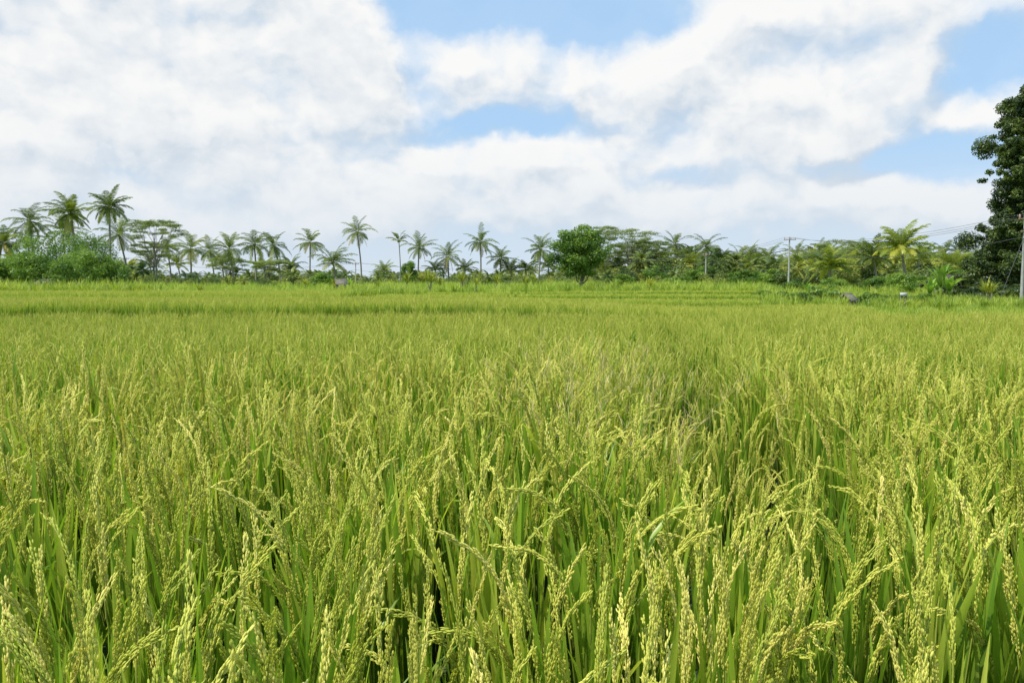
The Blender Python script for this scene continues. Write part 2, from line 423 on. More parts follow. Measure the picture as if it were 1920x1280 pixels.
for k in range(1300):   # verge of the fields, middle
    y=R.uniform(63,80); x=R.uniform(-18,30)
    if mnoise.noise(Vector((x*.2,y*.2,4)))>-.1: tu(x,y,R.uniform(.35,.85),'tall')
for k in range(2600):   # rough low grass right
    y=R.uniform(23.5,66); x=R.uniform(y*.315,y*.72); tu(x,y,R.uniform(.6,1.3),'s')
for k in range(1700):   # weedy strip on the right
    y=R.uniform(42,66); x=R.uniform(y*.315,y*.72)
    clump=x/y<.42
    if clump or mnoise.noise(Vector((x*.25,y*.25,8)))>-.05: tu(x,y,R.uniform(.3,.75) if clump else R.uniform(.3,.7),'tall')
for k in range(1800):
    y=R.uniform(63,125); x=R.uniform(-y*.7,y*.7); tu(x,y,R.uniform(.4,1.1),'tall')
scatter('tall_grass',tk,pts,rots,scls,idx,label='tall green grass and weeds along bunds and field edges',category='grass')

# ------------------------------------------------------------------ foliage helpers
def leaves(b,r,cent,rad,n,size,mat=0,up=.35,shell=.55,tvar=.2):
    cent=np.asarray(cent,dtype=float); rad=np.asarray(rad,dtype=float)
    wt=rad.prod(axis=1)**(2/3.); wt/=wt.sum()
    k=r.choice(len(cent),n,p=wt)
    d=unit(r.normal(size=(n,3))); rr=shell+(1.08-shell)*r.uniform(size=n)**.6
    P=cent[k]+d*rad[k]*rr[:,None]
    nrm=unit(d*.8+np.array([0,0,up])+r.normal(size=(n,3))*.55)
    a=unit(np.cross(nrm,r.normal(size=(n,3)))); c=np.cross(nrm,a)
    s=size*r.uniform(.6,1.3,n)
    L_=a*s[:,None]; W_=c*(s*.42)[:,None]
    V=np.stack([P-L_*.5,P+W_*.5-L_*.05+nrm*(s*.07)[:,None],P+L_*.5,P-W_*.5-L_*.05+nrm*(s*.07)[:,None]],1).reshape(-1,3)
    lt=r.uniform(.2,.75,len(cent))
    t=np.clip(lt[k]+r.normal(0,tvar,n),0,1)
    b.add(V,np.arange(n*4).reshape(-1,4),mat,np.repeat(t,4).astype(np.float32))
def limb(b,r,p0,p1,r0,r1,wob=.1,n=7,sides=6):
    p0=np.array(p0,dtype=float); p1=np.array(p1,dtype=float); s=np.linspace(0,1,n)
    P=p0+(p1-p0)*s[:,None]; Ld=np.linalg.norm(p1-p0)
    P+=np.outer(np.sin(s*math.pi),r.normal(size=3))*wob*Ld+np.outer(np.sin(s*2*math.pi),r.normal(size=3))*wob*.4*Ld
    V,Fq=tube(P,np.linspace(r0,r1,n),sides); b.add(V,Fq,0,.5)
    return P
def broadleaf(name,seed,h,w,ch,nl,n,size,mat,trunk_r=.18,bare=.25,nlimb=9,rlo=.35,rhi=.82,lob=(.13,.24),shell=.55):
    r=np.random.default_rng(seed); tb=Buf(); cb=Buf()
    cz=h-ch/2
    d=unit(r.normal(size=(nl,3))); rr=r.uniform(rlo,rhi,nl)
    C=d*np.array([w/2,w/2,ch/2])*rr[:,None]; C[:,2]+=cz
    lr=r.uniform(lob[0],lob[1],nl)
    rad=np.stack([lr*w,lr*w*r.uniform(.8,1.2,nl),lr*r.uniform(.6,.85,nl)*ch],-1)
    leaves(cb,r,C,rad,n,size,shell=shell)
    P=limb(tb,r,(0,0,-.2),(r.normal(0,.05)*w,r.normal(0,.05)*w,cz),trunk_r,trunk_r*.45,.03,9,8)
    for q in r.choice(nl,min(nlimb,nl),replace=False):
        j=int(r.integers(2,8)); limb(tb,r,P[j],C[q],trunk_r*.4,trunk_r*.1,.08,6,5)
    return tb.mesh(name+'_trunk',[M_bark]),cb.mesh(name+'_crown',[mat],smooth=False)
def put_tree(name,meshes,label,cat,x,y,rot=0,sc=1.0,group=None,parts=('trunk','crown')):
    e=thing(name,label,cat,(x,y,float(H(x,y))),rot,sc,group)
    for pn,me in zip(parts,meshes): new_obj(pn,me,parent=e)
    return e

# ------------------------------------------------------------------ coconut palms
def palm(seed,h,Lf=3.9,nf=24,mat=None,el_hi=80,el_lo=-35,lean=.8,tr=.16,nl=30,wl=.085):
    r=np.random.default_rng(seed); tb=Buf(); cb=Buf()
    a=r.uniform(0,6.28); s=np.linspace(0,1,12)
    ln=lean*r.uniform(.2,1)
    P=np.stack([math.cos(a)*ln*s**1.7+.15*np.sin(s*4),math.sin(a)*ln*s**1.7,h*s-.1*(1-s)],-1)
    rad=tr*(.62+.38*(1-s))+tr*.7*np.exp(-s*14)
    V,Fq=tube(P,rad,8); tb.add(V,Fq,0,.5)
    top=P[-1]
    for k in range(nf):
        f=k/(nf-1); az=k*2.39996+r.normal(0,.3); el=math.radians(el_hi+(el_lo-el_hi)*f**.9+r.normal(0,9))
        Lr=Lf*r.uniform(.72,1.1)*(.75+.25*math.sin(math.pi*min(1,f+.25)))
        n=nl; s2=np.linspace(0,1,n)
        th=(math.pi/2-el)+ (0.7+.9*r.uniform())*s2**1.5*(1 if f<.7 else .6)
        th=np.minimum(th,math.radians(172))
        hh=np.array([math.cos(az),math.sin(az),0]); up=np.array([0,0,1.])
        T=np.sin(th)[:,None]*hh+np.cos(th)[:,None]*up
        A=np.vstack([[0,0,0],np.cumsum(T[:-1]*Lr/(n-1),axis=0)])+top+hh*.12
        V,Fq=tube(A,np.linspace(.045,.008,n),3); 
        tint=r.uniform(.1,.65) if f<.86 else r.uniform(.7,1.0)
        cb.add(V,Fq,0,min(1,tint+.2))
        side=np.array([-math.sin(az),math.cos(az),0.])
        for sg in (-1,1):
            j=np.arange(3,n); sj=s2[j]
            ll=(.25+.75*np.sin(np.pi*np.clip(sj*.88+.1,0,1)))*.95*r.uniform(.75,1.15,len(j))*min(Lf,4.6)/3.9
            d1=unit(side*sg*.9+T[j]*.75+up*r.uniform(-.2,.3,len(j))[:,None])
            hang=r.uniform(.4,1.1,len(j))
            d2=unit(d1*.7+T[j]*.25-up*(hang*(1.0 if f>.25 else .5))[:,None])
            p0=A[j]; p1=p0+d1*(ll*.45)[:,None]; p2=p1+d2*(ll*.55)[:,None]
            wv=T[j]*wl*.5
            V=np.stack([p0-wv*.6,p0+wv*.6,p1+wv,p1-wv,p2+wv*.15,p2-wv*.15],1).reshape(-1,3)
            q=np.arange(len(j))[:,None]*6
            Fq=np.concatenate([q+[0,1,2,3],q+[3,2,4,5]])
            tt=np.repeat(np.clip(tint+r.normal(0,.08,len(j)),0,1),6).astype(np.float32)
            cb.add(V,Fq,0,tt)
    nb=9; d=unit(r.normal(size=(nb,3))*[1,1,.4]); 
    V,Fq,per=rods(top+d*.22-[0,0,.28],np.tile([0,0,1.],(nb,1))+d*.3,.26,.22,rings=((0,.3),(.25,.9),(.6,1),(1,.25)),sides=6)
    cb.add(V,Fq,0,.75)
    return tb.mesh('palm_trunk',[M_palmbark]),cb.mesh('palm_crown',[mat or M_palm],smooth=False)

palm_list=[ # px, crown centre py, crown radius px, light?
 (22,452,40,0),(66,410,36,0),(147,398,46,0),(207,384,41,0),(241,436,36,0),(322,460,28,0),(358,463,33,0),(403,466,28,0),
 (438,463,32,0),(480,454,34,0),(527,456,30,0),(580,450,28,0),(630,487,36,0),(678,431,27,0),(782,460,28,0),
 (840,478,27,0),(900,450,28,0),(937,480,26,0),(1008,464,30,0),(958,502,25,0),(1160,478,28,0),(1197,480,30,0),(1225,492,24,0),
 (1268,454,27,0),(1325,458,30,0),(1356,484,24,0),(1382,478,24,0),(1405,474,24,0),(1436,478,28,0),(1460,492,22,1),(1484,474,24,0),
 (1522,482,26,1),(1552,496,46,1),(1592,484,28,0),(1640,478,44,0),(1693,460,56,1),(1765,472,28,0),(1812,486,30,0),(1738,488,30,1),(1400,506,36,1),(1350,504,28,1),
 (1500,494,28,1),(1625,498,36,1),(1450,512,32,1),(1668,498,34,1),(1370,500,28,1),(1590,504,36,1),(1250,500,24,0),(720,505,20,1),(286,490,24,0),
 (1130,492,26,0),(1210,470,26,0),(1300,488,24,1),(1535,474,24,0),(1720,482,38,1),(1785,496,36,1),(1560,476,22,0),(1420,493,24,0),(340,490,24,1),(500,496,22,0),(870,500,20,0),(1030,492,24,0),
 (1605,468,30,0),(1660,480,34,1),(1790,468,28,0),(1475,503,28,1),(1520,506,32,1),(1335,500,24,0),(1285,500,24,1),(60,440,34,0),(125,430,34,0),(420,490,24,0),(550,495,22,0),(815,500,20,0),(985,500,22,0)]
for k,(px,py,rp,lt) in enumerate(palm_list):
    crown=3.3
    d=crown*F/rp
    d=min(d,180)
    Lf=4.1*(rp*d/F)/crown*(1.18 if rp<38 else .95)
    x=bx(px,d); g=float(H(x,d)); h=bz(py,d)-g
    h=max(h,1.2)
    me=palm(300+k,h,Lf=Lf,nf=22 if rp<40 else 26,mat=M_palmy if lt else M_palm,lean=min(h*.12,1.4),wl=.12,el_lo=(-50 if h>6 else -10),nl=28 if rp<40 else 36,tr=.20 if h>4 else .22)
    if h>6: lab='tall coconut palm with a slender bare grey trunk and drooping fronds'
    elif lt: lab='short yellow-green coconut palm with long arching fronds'
    else: lab='mid-height coconut palm with dark green drooping fronds'
    put_tree('coconut_palm',me,lab,'palm tree',x,d,0,1,'coconut palms at the edge of the rice fields')
me=palm(900,bz(452,150)-.3,Lf=2.4,nf=11,el_hi=80,el_lo=0,lean=.2,tr=.12,wl=.14,nl=22)
put_tree('areca_palm',me,'slender areca palm with a small tufted crown','palm tree',bx(750,150),150)

def cordyline(seed,h):
    r=np.random.default_rng(seed); tb=Buf(); cb=Buf()
    for q in range(3):
        t=np.array([r.normal(0,.25),r.normal(0,.25),h*r.uniform(.45,.7)]); limb(tb,r,(0,0,-.1),t,.05,.03,.03,5,5)
        for k in range(18):
            V,Fq=blade(t,r.uniform(0,6.28),r.uniform(.1,1.0),r.uniform(.2,1.2),h*r.uniform(.35,.55),.07,n=5,crease=.3); cb.add(V,Fq,0,r.uniform(0,.9))
    return tb.mesh('cordyline_stem',[M_bark]),cb.mesh('cordyline_crown',[M_palmy])
ck=[cordyline(50+k,2.4) for k in range(3)]
for k,(px,d,s) in enumerate([(632,72,.8),(707,70,.7),(762,74,1.0),(805,70,1.0),(830,76,.8),(868,74,1.05),(892,70,.8),(925,78,1.0),(985,74,.8),(575,80,.8),(380,58,.6),(1000,80,.9),(1845,48,.7),(1862,47,.8),(1220,66,.7)]):
    put_tree('leafy_shrub',ck[k%3],'small shrub with spiky yellow-green leaves at the field edge','shrub',bx(px,d),d,k*1.3,s,'spiky shrubs along the field edge')

# ------------------------------------------------------------------ broadleaf trees
d=72; x=bx(1085,d)
me=broadleaf('round_tree',23,bz(419,d)-.3,5.8,5.3,110,24000,.24,M_leaf,.17,nlimb=20,rlo=.2,rhi=.88,lob=(.08,.15),shell=.3)
put_tree('round_tree',me,'dense green round-crowned tree at the edge of the paddy','tree',x,d)

def umbrella(seed,h,w,mat,nl=44,n=7500,size=.24):
    r=np.random.default_rng(seed); tb=Buf(); cb=Buf()
    a=np.arange(nl)*2.4+r.normal(0,.2,nl); rr=np.sqrt((np.arange(nl)+.5)/nl)*w/2*.95
    tier=r.choice([0,0,.10,.20],nl)
    C=np.stack([np.cos(a)*rr*(1-tier*.5),np.sin(a)*rr*(1-tier*.5),h-.03*w-(rr/(w/2))**2*w*.07-tier*w+r.normal(0,.025*w,nl)],-1)
    rad=np.stack([r.uniform(.07,.14,nl)*w,r.uniform(.07,.14,nl)*w,r.uniform(.018,.035,nl)*w],-1)
    leaves(cb,r,C,rad,n,size,shell=.1,up=.9)
    P=limb(tb,r,(0,0,-.2),(r.normal(0,.04)*w,0,h*.62),.18,.11,.03,8,8)
    for q in range(0,nl,2): limb(tb,r,P[int(r.integers(4,8))],C[q]-[0,0,.05],.055,.018,.07,6,5)
    return tb.mesh('umbrella_trunk',[M_bark]),cb.mesh('umbrella_crown',[mat],smooth=False)
for k,(px,py,wpx,d) in enumerate([(295,410,105,130),(1115,420,90,150),(1180,427,110,150),(1220,446,80,150),(1575,448,110,170),(1250,466,70,170),(290,450,90,140),(510,482,80,140),(1645,450,80,175),(430,478,80,160),(1150,450,100,160),(1195,462,90,155)]):
    x=bx(px,d); h=bz(py,d)-float(H(x,d)); w=wpx*d/F
    put_tree('umbrella_tree',umbrella(60+k,h,w,M_leafo),'airy flat-topped tree with thin pale branches and sparse foliage','tree',x,d,0,1,'flat-topped trees among the palms')

BT=[ # px, top py, width px, dist, material
 (95,416,110,75,M_leaf),(40,455,80,78,M_leaf),(185,425,80,80,M_leaf),(140,440,90,74,M_leaf),(150,458,80,70,M_leaf),(210,460,60,72,M_leaf),(70,462,80,68,M_leaf),(125,472,80,66,M_leaf),(5,478,60,68,M_leaf),
 (600,508,45,110,M_leaf),(1170,510,40,95,M_leaf),(1430,538,36,50,M_leaf),(1275,510,50,100,M_leaf),
 (1470,542,50,48,M_leaf),(1500,545,36,46,M_leaf),(1540,532,60,48,M_leaf),(1660,545,40,48,M_leaf),(1700,545,44,46,M_leaf),(1740,546,40,46,M_leaf),(1800,510,70,62,M_leafd),(1838,490,70,66,M_leafd),(1625,543,40,50,M_leaf),
 (1590,452,60,150,M_leafh),(1530,466,65,150,M_leafh),(765,482,30,130,M_leaf),(800,496,50,140,M_leafh),(1770,490,60,90,M_leaf),(1480,520,50,90,M_leaf),(1835,530,60,58,M_leafd),(1800,535,50,58,M_leafd),
 (1870,530,70,53,M_leafd),(1900,525,70,54,M_leafd),(1850,510,70,55,M_leafd),(1835,545,50,52,M_leafd),(1690,505,70,80,M_leaf),(1730,508,60,80,M_leaf),(1640,512,60,85,M_leaf),(1560,515,60,90,M_leaf),(1390,500,60,110,M_leaf),(1440,496,60,120,M_leaf),(1310,494,60,120,M_leaf),(1235,492,60,125,M_leaf),(1345,490,50,140,M_leaf)]
for k,(px,py,wp,d,mt) in enumerate(BT):
    x=bx(px,d); h=bz(py,d)-float(H(x,d)); w=wp*d/F
    me=broadleaf('b',400+k,h,w*1.05,h*.94,30,int(3500+wp*40),.2 if d<100 else .3,mt,.09,nlimb=6,rhi=.95,lob=(.09,.22),shell=.4)
    if h>3.2: put_tree('broadleaf_tree',me,'leafy green tree with a loose bushy crown' if mt is not M_leafd else 'dark leafy tree beside the village edge','tree',x,d,0,1,'bushy trees behind the fields')
    else: put_tree('bush',me,'low rounded green bush in tall grass','bush',x,d,0,1,'bushes along the field edge')

# giant tree on the right
d=58; r=np.random.default_rng(909); tb=Buf(); cb=Buf(); x0=bx(1962,d)
def rp(px,py,dy=0): return ((px-1962)/F*d, dy, (HZ-py)/F*d+CAMZ-.1)
outl=[(1924,172,.9),(1912,192,1.1),(1905,205,1.0),(1903,240,1.1),(1890,262,1.1),(1888,290,1.0),(1882,318,1.1),(1900,345,1.3),(1914,300,1.6),(1928,230,1.7),(1945,190,1.8),(1960,220,2.2),(1990,250,2.4),(1950,300,2.3),(1940,360,2.0),(1932,330,1.9),(1920,375,1.6),(1910,270,1.4),
 (1892,398,1.2),(1872,418,1.1),(1862,435,1.0),(1870,468,1.4),(1858,500,1.5),(1846,535,1.5),(1842,558,1.3),(1890,430,1.8),(1898,470,2.1),(1885,500,2.2),(1893,530,2.2),(1920,440,2.4),(1930,500,2.4),(1915,545,2.2),(1875,540,2.0),(1960,400,2.4),(1980,470,2.6),(2010,330,2.7),(2030,200,2.4),(2050,280,2.6),(2040,420,2.6),(2000,160,1.8)]
C=[];Rd=[]
for (px,py,rr) in outl:
    for q in range(16):
        c=np.array(rp(px,py,0)); c+=np.clip(r.normal(size=3),-1.5,1.8)*[rr*.40,rr*.9,rr*.42]
        c[1]+=r.uniform(-2.0,2.0)*(rr/2)
        C.append(c); s=rr*r.uniform(.14,.40); Rd.append((s*r.uniform(.8,1.4),s*1.1,s*r.uniform(.5,1.1)))
leaves(cb,r,C,Rd,290000,.22,shell=.0,tvar=.28)
P=limb(tb,r,(0,0,-.3),(.3,0,12),.75,.3,.02,12,10)
for q in r.choice(len(C),60,replace=False):
    j=int(np.argmin(np.abs(P[:,2]-C[q][2]+1.2))); limb(tb,r,P[max(1,j)],C[q],.13,.03,.06,7,6)
me=(tb.mesh('giant_trunk',[M_bark]),cb.mesh('giant_crown',[M_leafd],smooth=False))
e=put_tree('giant_tree',me,'towering dark green tree covered in dense climbing foliage','tree',x0,d)

def banana(seed,h):
    r=np.random.default_rng(seed); tb=Buf(); cb=Buf()
    limb(tb,r,(0,0,-.1),(0,0,h*.5),.11,.07,.01,6,8)
    for k in range(10):
        V,Fq=blade(np.array([0,0,h*.48]),k*2.4+r.normal(0,.2),r.uniform(.08,.7),r.uniform(.5,1.7),h*r.uniform(.5,.65),.42,n=10,crease=.25,roll=r.uniform(-.3,.3)); cb.add(V,Fq,0,r.uniform(.1,.9))
    return tb.mesh('banana_stem',[M_grass]),cb.mesh('banana_leaves',[M_banana])
bk=[banana(70+k,2.7) for k in range(3)]
for k,(px,d,s) in enumerate([(1762,48,1.0),(1778,49,.8),(1742,50,.7),(1755,60,.8),(655,100,.7),(1512,70,.6)]):
    put_tree('banana_plant',bk[k%3],'banana plant with broad ragged bright green leaves','banana plant',bx(px,d),d,k*2.1,s,'banana plants by the hamlet',parts=('stem','leaves'))

# distant wood as one mass
wk=[]
for k in range(5):
    r=np.random.default_rng(500+k); b=Buf(); nl=20
    dd=unit(r.normal(size=(nl,3))); C=dd*[2.2,2.2,1.6]*r.uniform(.3,.95,nl)[:,None]; C[:,2]+=1.9
    leaves(b,r,C,np.stack([r.uniform(.4,.95,nl)]*3,-1),2200,.34); wk.append(b.mesh('wood_%d'%k,[M_leafh],smooth=False))
wk.append(palm(970,4.0,Lf=2.6,nf=20,mat=M_leafh,el_lo=-40,nl=16,wl=.2)[1]); wk.append(palm(971,3.4,Lf=2.6,nf=20,mat=M_leafh,el_lo=-40,nl=16,wl=.2)[1])
pts=[];rots=[];scls=[];idx=[]
for k in range(1800):
    y=R.uniform(110,300); px=R.uniform(-200,2120); x=bx(px,y)
    right=float(sst(1020,1250,np.array(px)))
    left=1-float(sst(220,320,np.array(px)))
    toppx=21+34*right+20*left
    nn=mnoise.noise(Vector((x*.03,y*.03,3)))
    hm=(toppx*(.72+.7*nn)*R.uniform(.5,1.1))/F*y+1.2
    hm=max(hm,1.5)
    if 520<px<800 and nn<-.12: continue
    s=hm/3.8
    pts.append((x,y,float(H(x,y))-.2)); rots.append((0,0,R.uniform(0,6.28))); scls.append((s*1.1,s*1.1,s)); idx.append(int(R.integers(0,7)))
scatter('distant_wood',wk,pts,rots,scls,idx,label='hazy belt of mixed trees and palms behind the fields',category='trees')

# ------------------------------------------------------------------ poles and wires
def pole(px,d,toppy,label,arm=1.6,r0=.17,mat=M_conc,armrot=0.0,extra=0,at=.09):
    x=bx(px,d); g=float(H(x,d)); h=bz(toppy,d)-g
    e=thing('utility_pole',label,'utility pole',(x,d,g),armrot,1,'utility poles')
    b=Buf(); s=np.linspace(0,1,8); V,Fq=tube(np.stack([s*0,s*0,h*s-.1*(1-s)],-1),r0*(1-.45*s),10); b.add(V,Fq)
    V,Fq=tube([[0,0,h-.001],[0,0,h+.03]],[r0*.55,.002],10); b.add(V,Fq)
    new_obj('pole',b.mesh('pole',[mat]),parent=e)
    b=Buf(); b.add(*box(0,-.14,h-.35,arm,.08,at))
    if extra: b.add(*box(0,-.14,h-1.1,arm*.7,.07,at))
    new_obj('crossarm',b.mesh('crossarm',[M_rust],smooth=False),parent=e)
    tops=[]
    for ox in (-arm*.45,0.12,arm*.45):
        b=Buf(); V,Fq,_=rods(np.array([[ox,-.14,h-.30]]),np.array([[0,0,1.]]),.24,.13,rings=((0,.5),(.2,1),(.4,.6),(.6,1),(.8,.6),(1,.3)),sides=8); b.add(V,Fq)
        new_obj('insulator',b.mesh('insulator',[M_porc]),parent=e)
        c,s_=math.cos(armrot),math.sin(armrot); tops.append(np.array([x+ox*c+.14*s_,d+ox*s_-.14*c,g+h-.07]))
    tops.append(np.array([x,d-.0,g+h-1.4]))
    return tops
TR=pole(1914,49,397,'weathered pale concrete utility pole with a rusty crossarm',1.3,.105,armrot=.3,extra=1)
TB=pole(1477,100,440,'grey concrete utility pole with a wide crossarm above the palms',1.5,.14,at=.07)
TA=pole(1322,118,470,'slim grey utility pole among the palms',1.0,.14,at=.07)
TC=pole(668,150,487,'short distant grey utility pole behind the fields',1.2,.13)
TD=pole(240,175,478,'short distant grey utility pole behind the fields',1.2,.13)
def wire(p,q,sag,rad=.016):
    s=np.linspace(0,1,24); P=p+(q-p)*s[:,None]; P[:,2]-=sag*4*s*(1-s)
    o=p.copy(); b=Buf(); V,Fq=tube(P-o,rad,4); b.add(V,Fq)
    new_obj('power_line',b.mesh('power_line',[M_wire]),loc=o,label='thin black power line sagging between utility poles',category='power line',group='power lines between the poles')
for A_,B_,sg in ((TR,TB,.9),(TB,TA,.4),(TA,TC,1.6),(TC,TD,1.6)):
    for k in range(4): wire(A_[k],B_[k],sg*(1+.12*k),.010 if k<3 else .017)
off=np.array([30,-25,0.5])
for k in range(4): wire(TR[k],TR[k]+off,.6,.010)
wire(TR[3],np.array([bx(1868,47),47,.3]),0.0,.014)

# ------------------------------------------------------------------ huts
def hut(px,d,w,dp,hw,hr,label,roof=M_thatch,wall=M_wood,rot=.3,openp=False):
    x=bx(px,d); e=thing('field_hut' if w<4 else 'village_house',label,'hut' if w<4 else 'house',(x,d,float(H(x,d))),rot)
    if openp:
        for sx_ in (-1,1):
            for sy_ in (-1,1):
                b=Buf(); b.add(*box(sx_*(w/2-.1),sy_*(dp/2-.1),hw/2,.09,.09,hw)); new_obj('post',b.mesh('post',[wall],smooth=False),parent=e)
        b=Buf(); b.add(*box(0,0,.5,w-.3,dp-.3,.08)); new_obj('platform',b.mesh('platform',[wall],smooth=False),parent=e)
    else:
        b=Buf(); t=.12
        b.add(*box(0,dp/2-t/2,hw/2,w,t,hw)); b.add(*box(-w/2+t/2,0,hw/2,t,dp-2*t-.004,hw)); b.add(*box(w/2-t/2,0,hw/2,t,dp-2*t-.004,hw))
        dw=min(.8,w*.4)
        b.add(*box(-(w+dw)/4,-dp/2+t/2,hw/2,(w-dw)/2,t,hw)); b.add(*box((w+dw)/4,-dp/2+t/2,hw/2,(w-dw)/2,t,hw))
        new_obj('wall',b.mesh('wall',[wall],smooth=False),parent=e)
        b=Buf(); b.add(*box(0,-dp/2+t/2+.03,hw*.45,dw-.02,.05,hw*.9)); new_obj('door',b.mesh('door',[M_rust],smooth=False),parent=e)
    # gable roof, two slabs meeting at the ridge
    b=Buf(); o=.14*w; W=w/2+o; D=dp/2+o; th=.07
    for sg in (-1,1):
        v=[[-W,sg*D,hw-.02],[W,sg*D,hw-.02],[W,sg*.004,hw+hr],[-W,sg*.004,hw+hr],[-W,sg*D,hw-.02+th],[W,sg*D,hw-.02+th],[W,sg*.004,hw+hr+th],[-W,sg*.004,hw+hr+th]]
        b.add(v,[[0,1,2,3],[4,5,6,7],[0,1,5,4],[1,2,6,5],[3,0,4,7],[2,3,7,6]])
    V,Fq=tube([[-W-.02,0,hw+hr+th*.7],[W+.02,0,hw+hr+th*.7]],.05,6); b.add(V,Fq)
    new_obj('roof',b.mesh('roof',[roof],smooth=False),parent=e)
hut(640,72,.85,.85,1.2,.42,'tiny open field shelter with a weathered thatched roof',openp=True,rot=.4)
hut(1588,46,.7,.7,.55,.34,'small field shelter with a grey thatched roof in the grass',openp=False,rot=.7)
hut(1806,68,4.2,3.2,1.3,.9,'small village house with a brown tiled gable roof under trees',roof=M_tile,wall=M_wall,rot=.25)
hut(98,66.5,1.5,1.2,1.3,.3,'grey field hut half hidden by bushes',roof=M_thatch,wall=M_wood,rot=-.2)
x=bx(1693,43); e=thing('sign_board','small plain white board standing in the weeds','sign',(x,43,float(H(x,43))),.1)
b=Buf(); b.add(*box(0,0,.98,.38,.03,.17)); new_obj('panel',b.mesh('panel',[M_white],smooth=False),parent=e)
for sx_ in(-.14,.14):
    b=Buf(); b.add(*box(sx_,.045,.52,.05,.05,1.08)); new_obj('post',b.mesh('post',[M_wood],smooth=False),parent=e)

# ------------------------------------------------------------------ sky
w=bpy.data.worlds.new('World'); scene.world=w; w.use_nodes=True; nt=w.node_tree; L=nt.links
for n in list(nt.nodes): nt.nodes.remove(n)
g=bpy.data.node_groups.new('cloud_density','ShaderNodeTree')
g.interface.new_socket('Vector',in_out='INPUT',socket_type='NodeSocketVector')
g.interface.new_socket('Density',in_out='OUTPUT',socket_type='NodeSocketFloat')
gi=g.nodes.new('NodeGroupInput'); go=g.nodes.new('NodeGroupOutput'); GL=g.links
def vm(t,op,a,b=None):
    n=t.nodes.new('ShaderNodeVectorMath'); n.operation=op
    for i_,x_ in enumerate((a,b)):
        if x_ is None: continue
        if isinstance(x_,tuple): n.inputs[i_].default_value=x_
        else: t.links.new(x_,n.inputs[i_])
    return n
def nz(t,v,scale,detail,rough=.5,out='Fac',dist=0):
    n=t.nodes.new('ShaderNodeTexNoise'); n.inputs['Scale'].default_value=scale; n.inputs['Detail'].default_value=detail; n.inputs['Roughness'].default_value=rough; n.inputs['Distortion'].default_value=dist
    t.links.new(v,n.inputs['Vector']); return n.outputs[out]
P0=gi.outputs[0]
wn=nz(g,P0,12,5,.58,'Color'); wv=vm(g,'MULTIPLY',vm(g,'SUBTRACT',wn,(.5,.5,.5)).outputs[0],(.085,.065,0)).outputs[0]
PW=vm(g,'ADD',P0,wv).outputs[0]
blobs=[(60,110,420,300,.8),(400,60,330,230,.75),(640,90,110,130,.6),(560,190,300,110,.65),(300,280,450,140,.6),
 (930,125,125,65,.85),(1130,150,120,75,.8),(1300,80,130,70,.65),(1480,90,220,120,.8),(1640,90,110,140,.7),(1560,215,200,100,.6),(1330,225,280,75,.6),(1100,300,330,60,.7),(700,325,420,60,.65),(540,300,120,50,.4),
 (1860,205,85,40,.8),(1890,15,110,40,.6),(1660,345,250,45,.65),(1790,395,230,45,.6),(300,380,500,80,.5),(960,390,420,45,.65),(1350,400,350,45,.65),
 (980,5,290,70,-.65),(1150,60,110,45,-.5),(1800,110,90,60,-.6),(1785,285,130,55,-.6),(740,262,190,18,-.45),(1640,300,120,22,-.45),(1010,235,190,24,-.5),(790,125,30,55,-.4),(1035,100,24,50,-.4)]
acc=None
for (px,py,rx,ry,wt) in blobs:
    az=math.atan((px-960)/F); el=math.atan((HZ-py)/F*math.cos(az))
    dv=vm(g,'SUBTRACT',PW,(az,el,0)).outputs[0]
    sv=vm(g,'MULTIPLY',dv,(F/rx,F/ry,0)).outputs[0]
    ln=vm(g,'LENGTH',sv).outputs['Value']
    mr=g.nodes.new('ShaderNodeMapRange'); mr.interpolation_type='SMOOTHSTEP'
    mr.inputs[1].default_value=1.6; mr.inputs[2].default_value=.15; mr.inputs[3].default_value=0; mr.inputs[4].default_value=wt
    GL.new(ln,mr.inputs[0])
    acc=mr.outputs[0] if acc is None else math_(g,'ADD',acc,mr.outputs[0])
acc=math_(g,'MINIMUM',acc,.85)
st=vm(g,'MULTIPLY',PW,(1,1.5,1)).outputs[0]
f1=nz(g,st,6.0,8,.54); 
f1=math_(g,'MULTIPLY',math_(g,'SUBTRACT',f1,.5),1.7)
vo=g.nodes.new('ShaderNodeTexVoronoi'); vo.voronoi_dimensions='2D'; vo.feature='SMOOTH_F1'; vo.inputs['Scale'].default_value=15; vo.inputs['Smoothness'].default_value=.5
vo.inputs['Detail'].default_value=2; vo.inputs['Roughness'].default_value=.5
GL.new(st,vo.inputs['Vector'])
f2=math_(g,'MULTIPLY',math_(g,'SUBTRACT',.42,vo.outputs['Distance']),.38)
o=math_(g,'ADD',math_(g,'ADD',acc,f1),f2)
o=math_(g,'SUBTRACT',o,.28)
GL.new(o,go.inputs[0])
tc=nt.nodes.new('ShaderNodeTexCoord'); sx=nt.nodes.new('ShaderNodeSeparateXYZ'); L.new(tc.outputs['Generated'],sx.inputs[0])
az=math_(nt,'ARCTAN2',sx.outputs[0],sx.outputs[1]); el=math_(nt,'ARCSINE',sx.outputs[2])
cb_=nt.nodes.new('ShaderNodeCombineXYZ'); L.new(az,cb_.inputs[0]); L.new(el,cb_.inputs[1])
P=cb_.outputs[0]
def dens(v):
    n=nt.nodes.new('ShaderNodeGroup'); n.node_tree=g; L.new(v,n.inputs[0]); return n.outputs[0]
d0=dens(P); d1=dens(vm(nt,'ADD',P,(-.012,.030,0)).outputs[0])
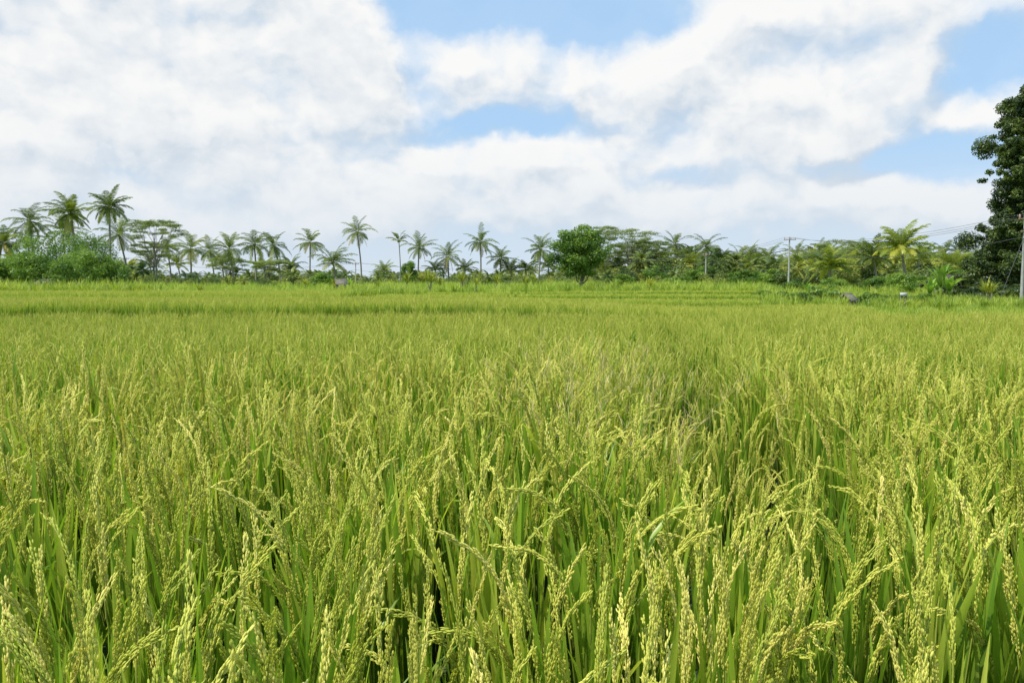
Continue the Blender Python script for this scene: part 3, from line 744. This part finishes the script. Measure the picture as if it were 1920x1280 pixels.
def mrange(v,a,b_,c=0,d=1,it='SMOOTHSTEP'):
    n=nt.nodes.new('ShaderNodeMapRange'); n.interpolation_type=it
    for i_,x_ in enumerate((a,b_,c,d)): n.inputs[1+i_].default_value=x_
    L.new(v,n.inputs[0]); return n.outputs[0]
mask=mrange(d0,-.52,.50,.08,1)
lit=math_(nt,'SUBTRACT',d0,d1)
lit=mrange(lit,-.62,.38)
thick=mrange(d0,.4,1.3,0,.18)
lit=math_(nt,'SUBTRACT',lit,thick,True)
cc=ramp(nt,lit,[(0.0,(.60,.69,.79)),(.45,(.80,.85,.90)),(1.0,(1.0,1.0,.99))])
sky=nt.nodes.new('ShaderNodeTexSky'); sky.sky_type='NISHITA'; sky.sun_disc=False; sky.sun_elevation=SUN_EL; sky.sun_rotation=SUN_AZ
sky.air_density=1.0; sky.dust_density=.6; sky.ozone_density=1.5
b1=nt.nodes.new('ShaderNodeBackground'); L.new(sky.outputs[0],b1.inputs[0]); b1.inputs[1].default_value=.15
bh=nt.nodes.new('ShaderNodeBackground'); bh.inputs[0].default_value=(.42,.67,.97,1); bh.inputs[1].default_value=1
m0=nt.nodes.new('ShaderNodeMixShader'); m0.inputs[0].default_value=.84; L.new(b1.outputs[0],m0.inputs[1]); L.new(bh.outputs[0],m0.inputs[2])
b2=nt.nodes.new('ShaderNodeBackground'); L.new(cc,b2.inputs[0]); b2.inputs[1].default_value=.96
ms=nt.nodes.new('ShaderNodeMixShader'); L.new(mask,ms.inputs[0]); L.new(m0.outputs[0],ms.inputs[1]); L.new(b2.outputs[0],ms.inputs[2])
b3=nt.nodes.new('ShaderNodeBackground'); b3.inputs[0].default_value=(.70,.78,.86,1); b3.inputs[1].default_value=1
hz=mrange(el,.0,.20,.80,0)
ms2=nt.nodes.new('ShaderNodeMixShader'); L.new(hz,ms2.inputs[0]); L.new(ms.outputs[0],ms2.inputs[1]); L.new(b3.outputs[0],ms2.inputs[2])
wo=nt.nodes.new('ShaderNodeOutputWorld'); L.new(ms2.outputs[0],wo.inputs[0])

sl=bpy.data.lights.new('sun','SUN'); sl.energy=5.0; sl.angle=math.radians(.5); sl.color=(1,.95,.85)
so=bpy.data.objects.new('sun',sl); COL.objects.link(so)
tv=Vector((math.sin(SUN_AZ)*math.cos(SUN_EL),math.cos(SUN_AZ)*math.cos(SUN_EL),math.sin(SUN_EL)))
so.rotation_euler=tv.to_track_quat('Z','Y').to_euler(); so.location=(0,0,50)

# ------------------------------------------------------------------ camera
cd=bpy.data.cameras.new('camera'); cd.lens=28; cd.sensor_width=36; cd.clip_start=.05; cd.clip_end=20000
co=bpy.data.objects.new('camera',cd); COL.objects.link(co); co.location=(0,0,CAMZ)
co.rotation_euler=(math.radians(90)-math.atan((640-HZ-5)/F),0,0)
scene.camera=co
scene.view_settings.view_transform='Standard'; scene.view_settings.look='None'; scene.view_settings.exposure=0
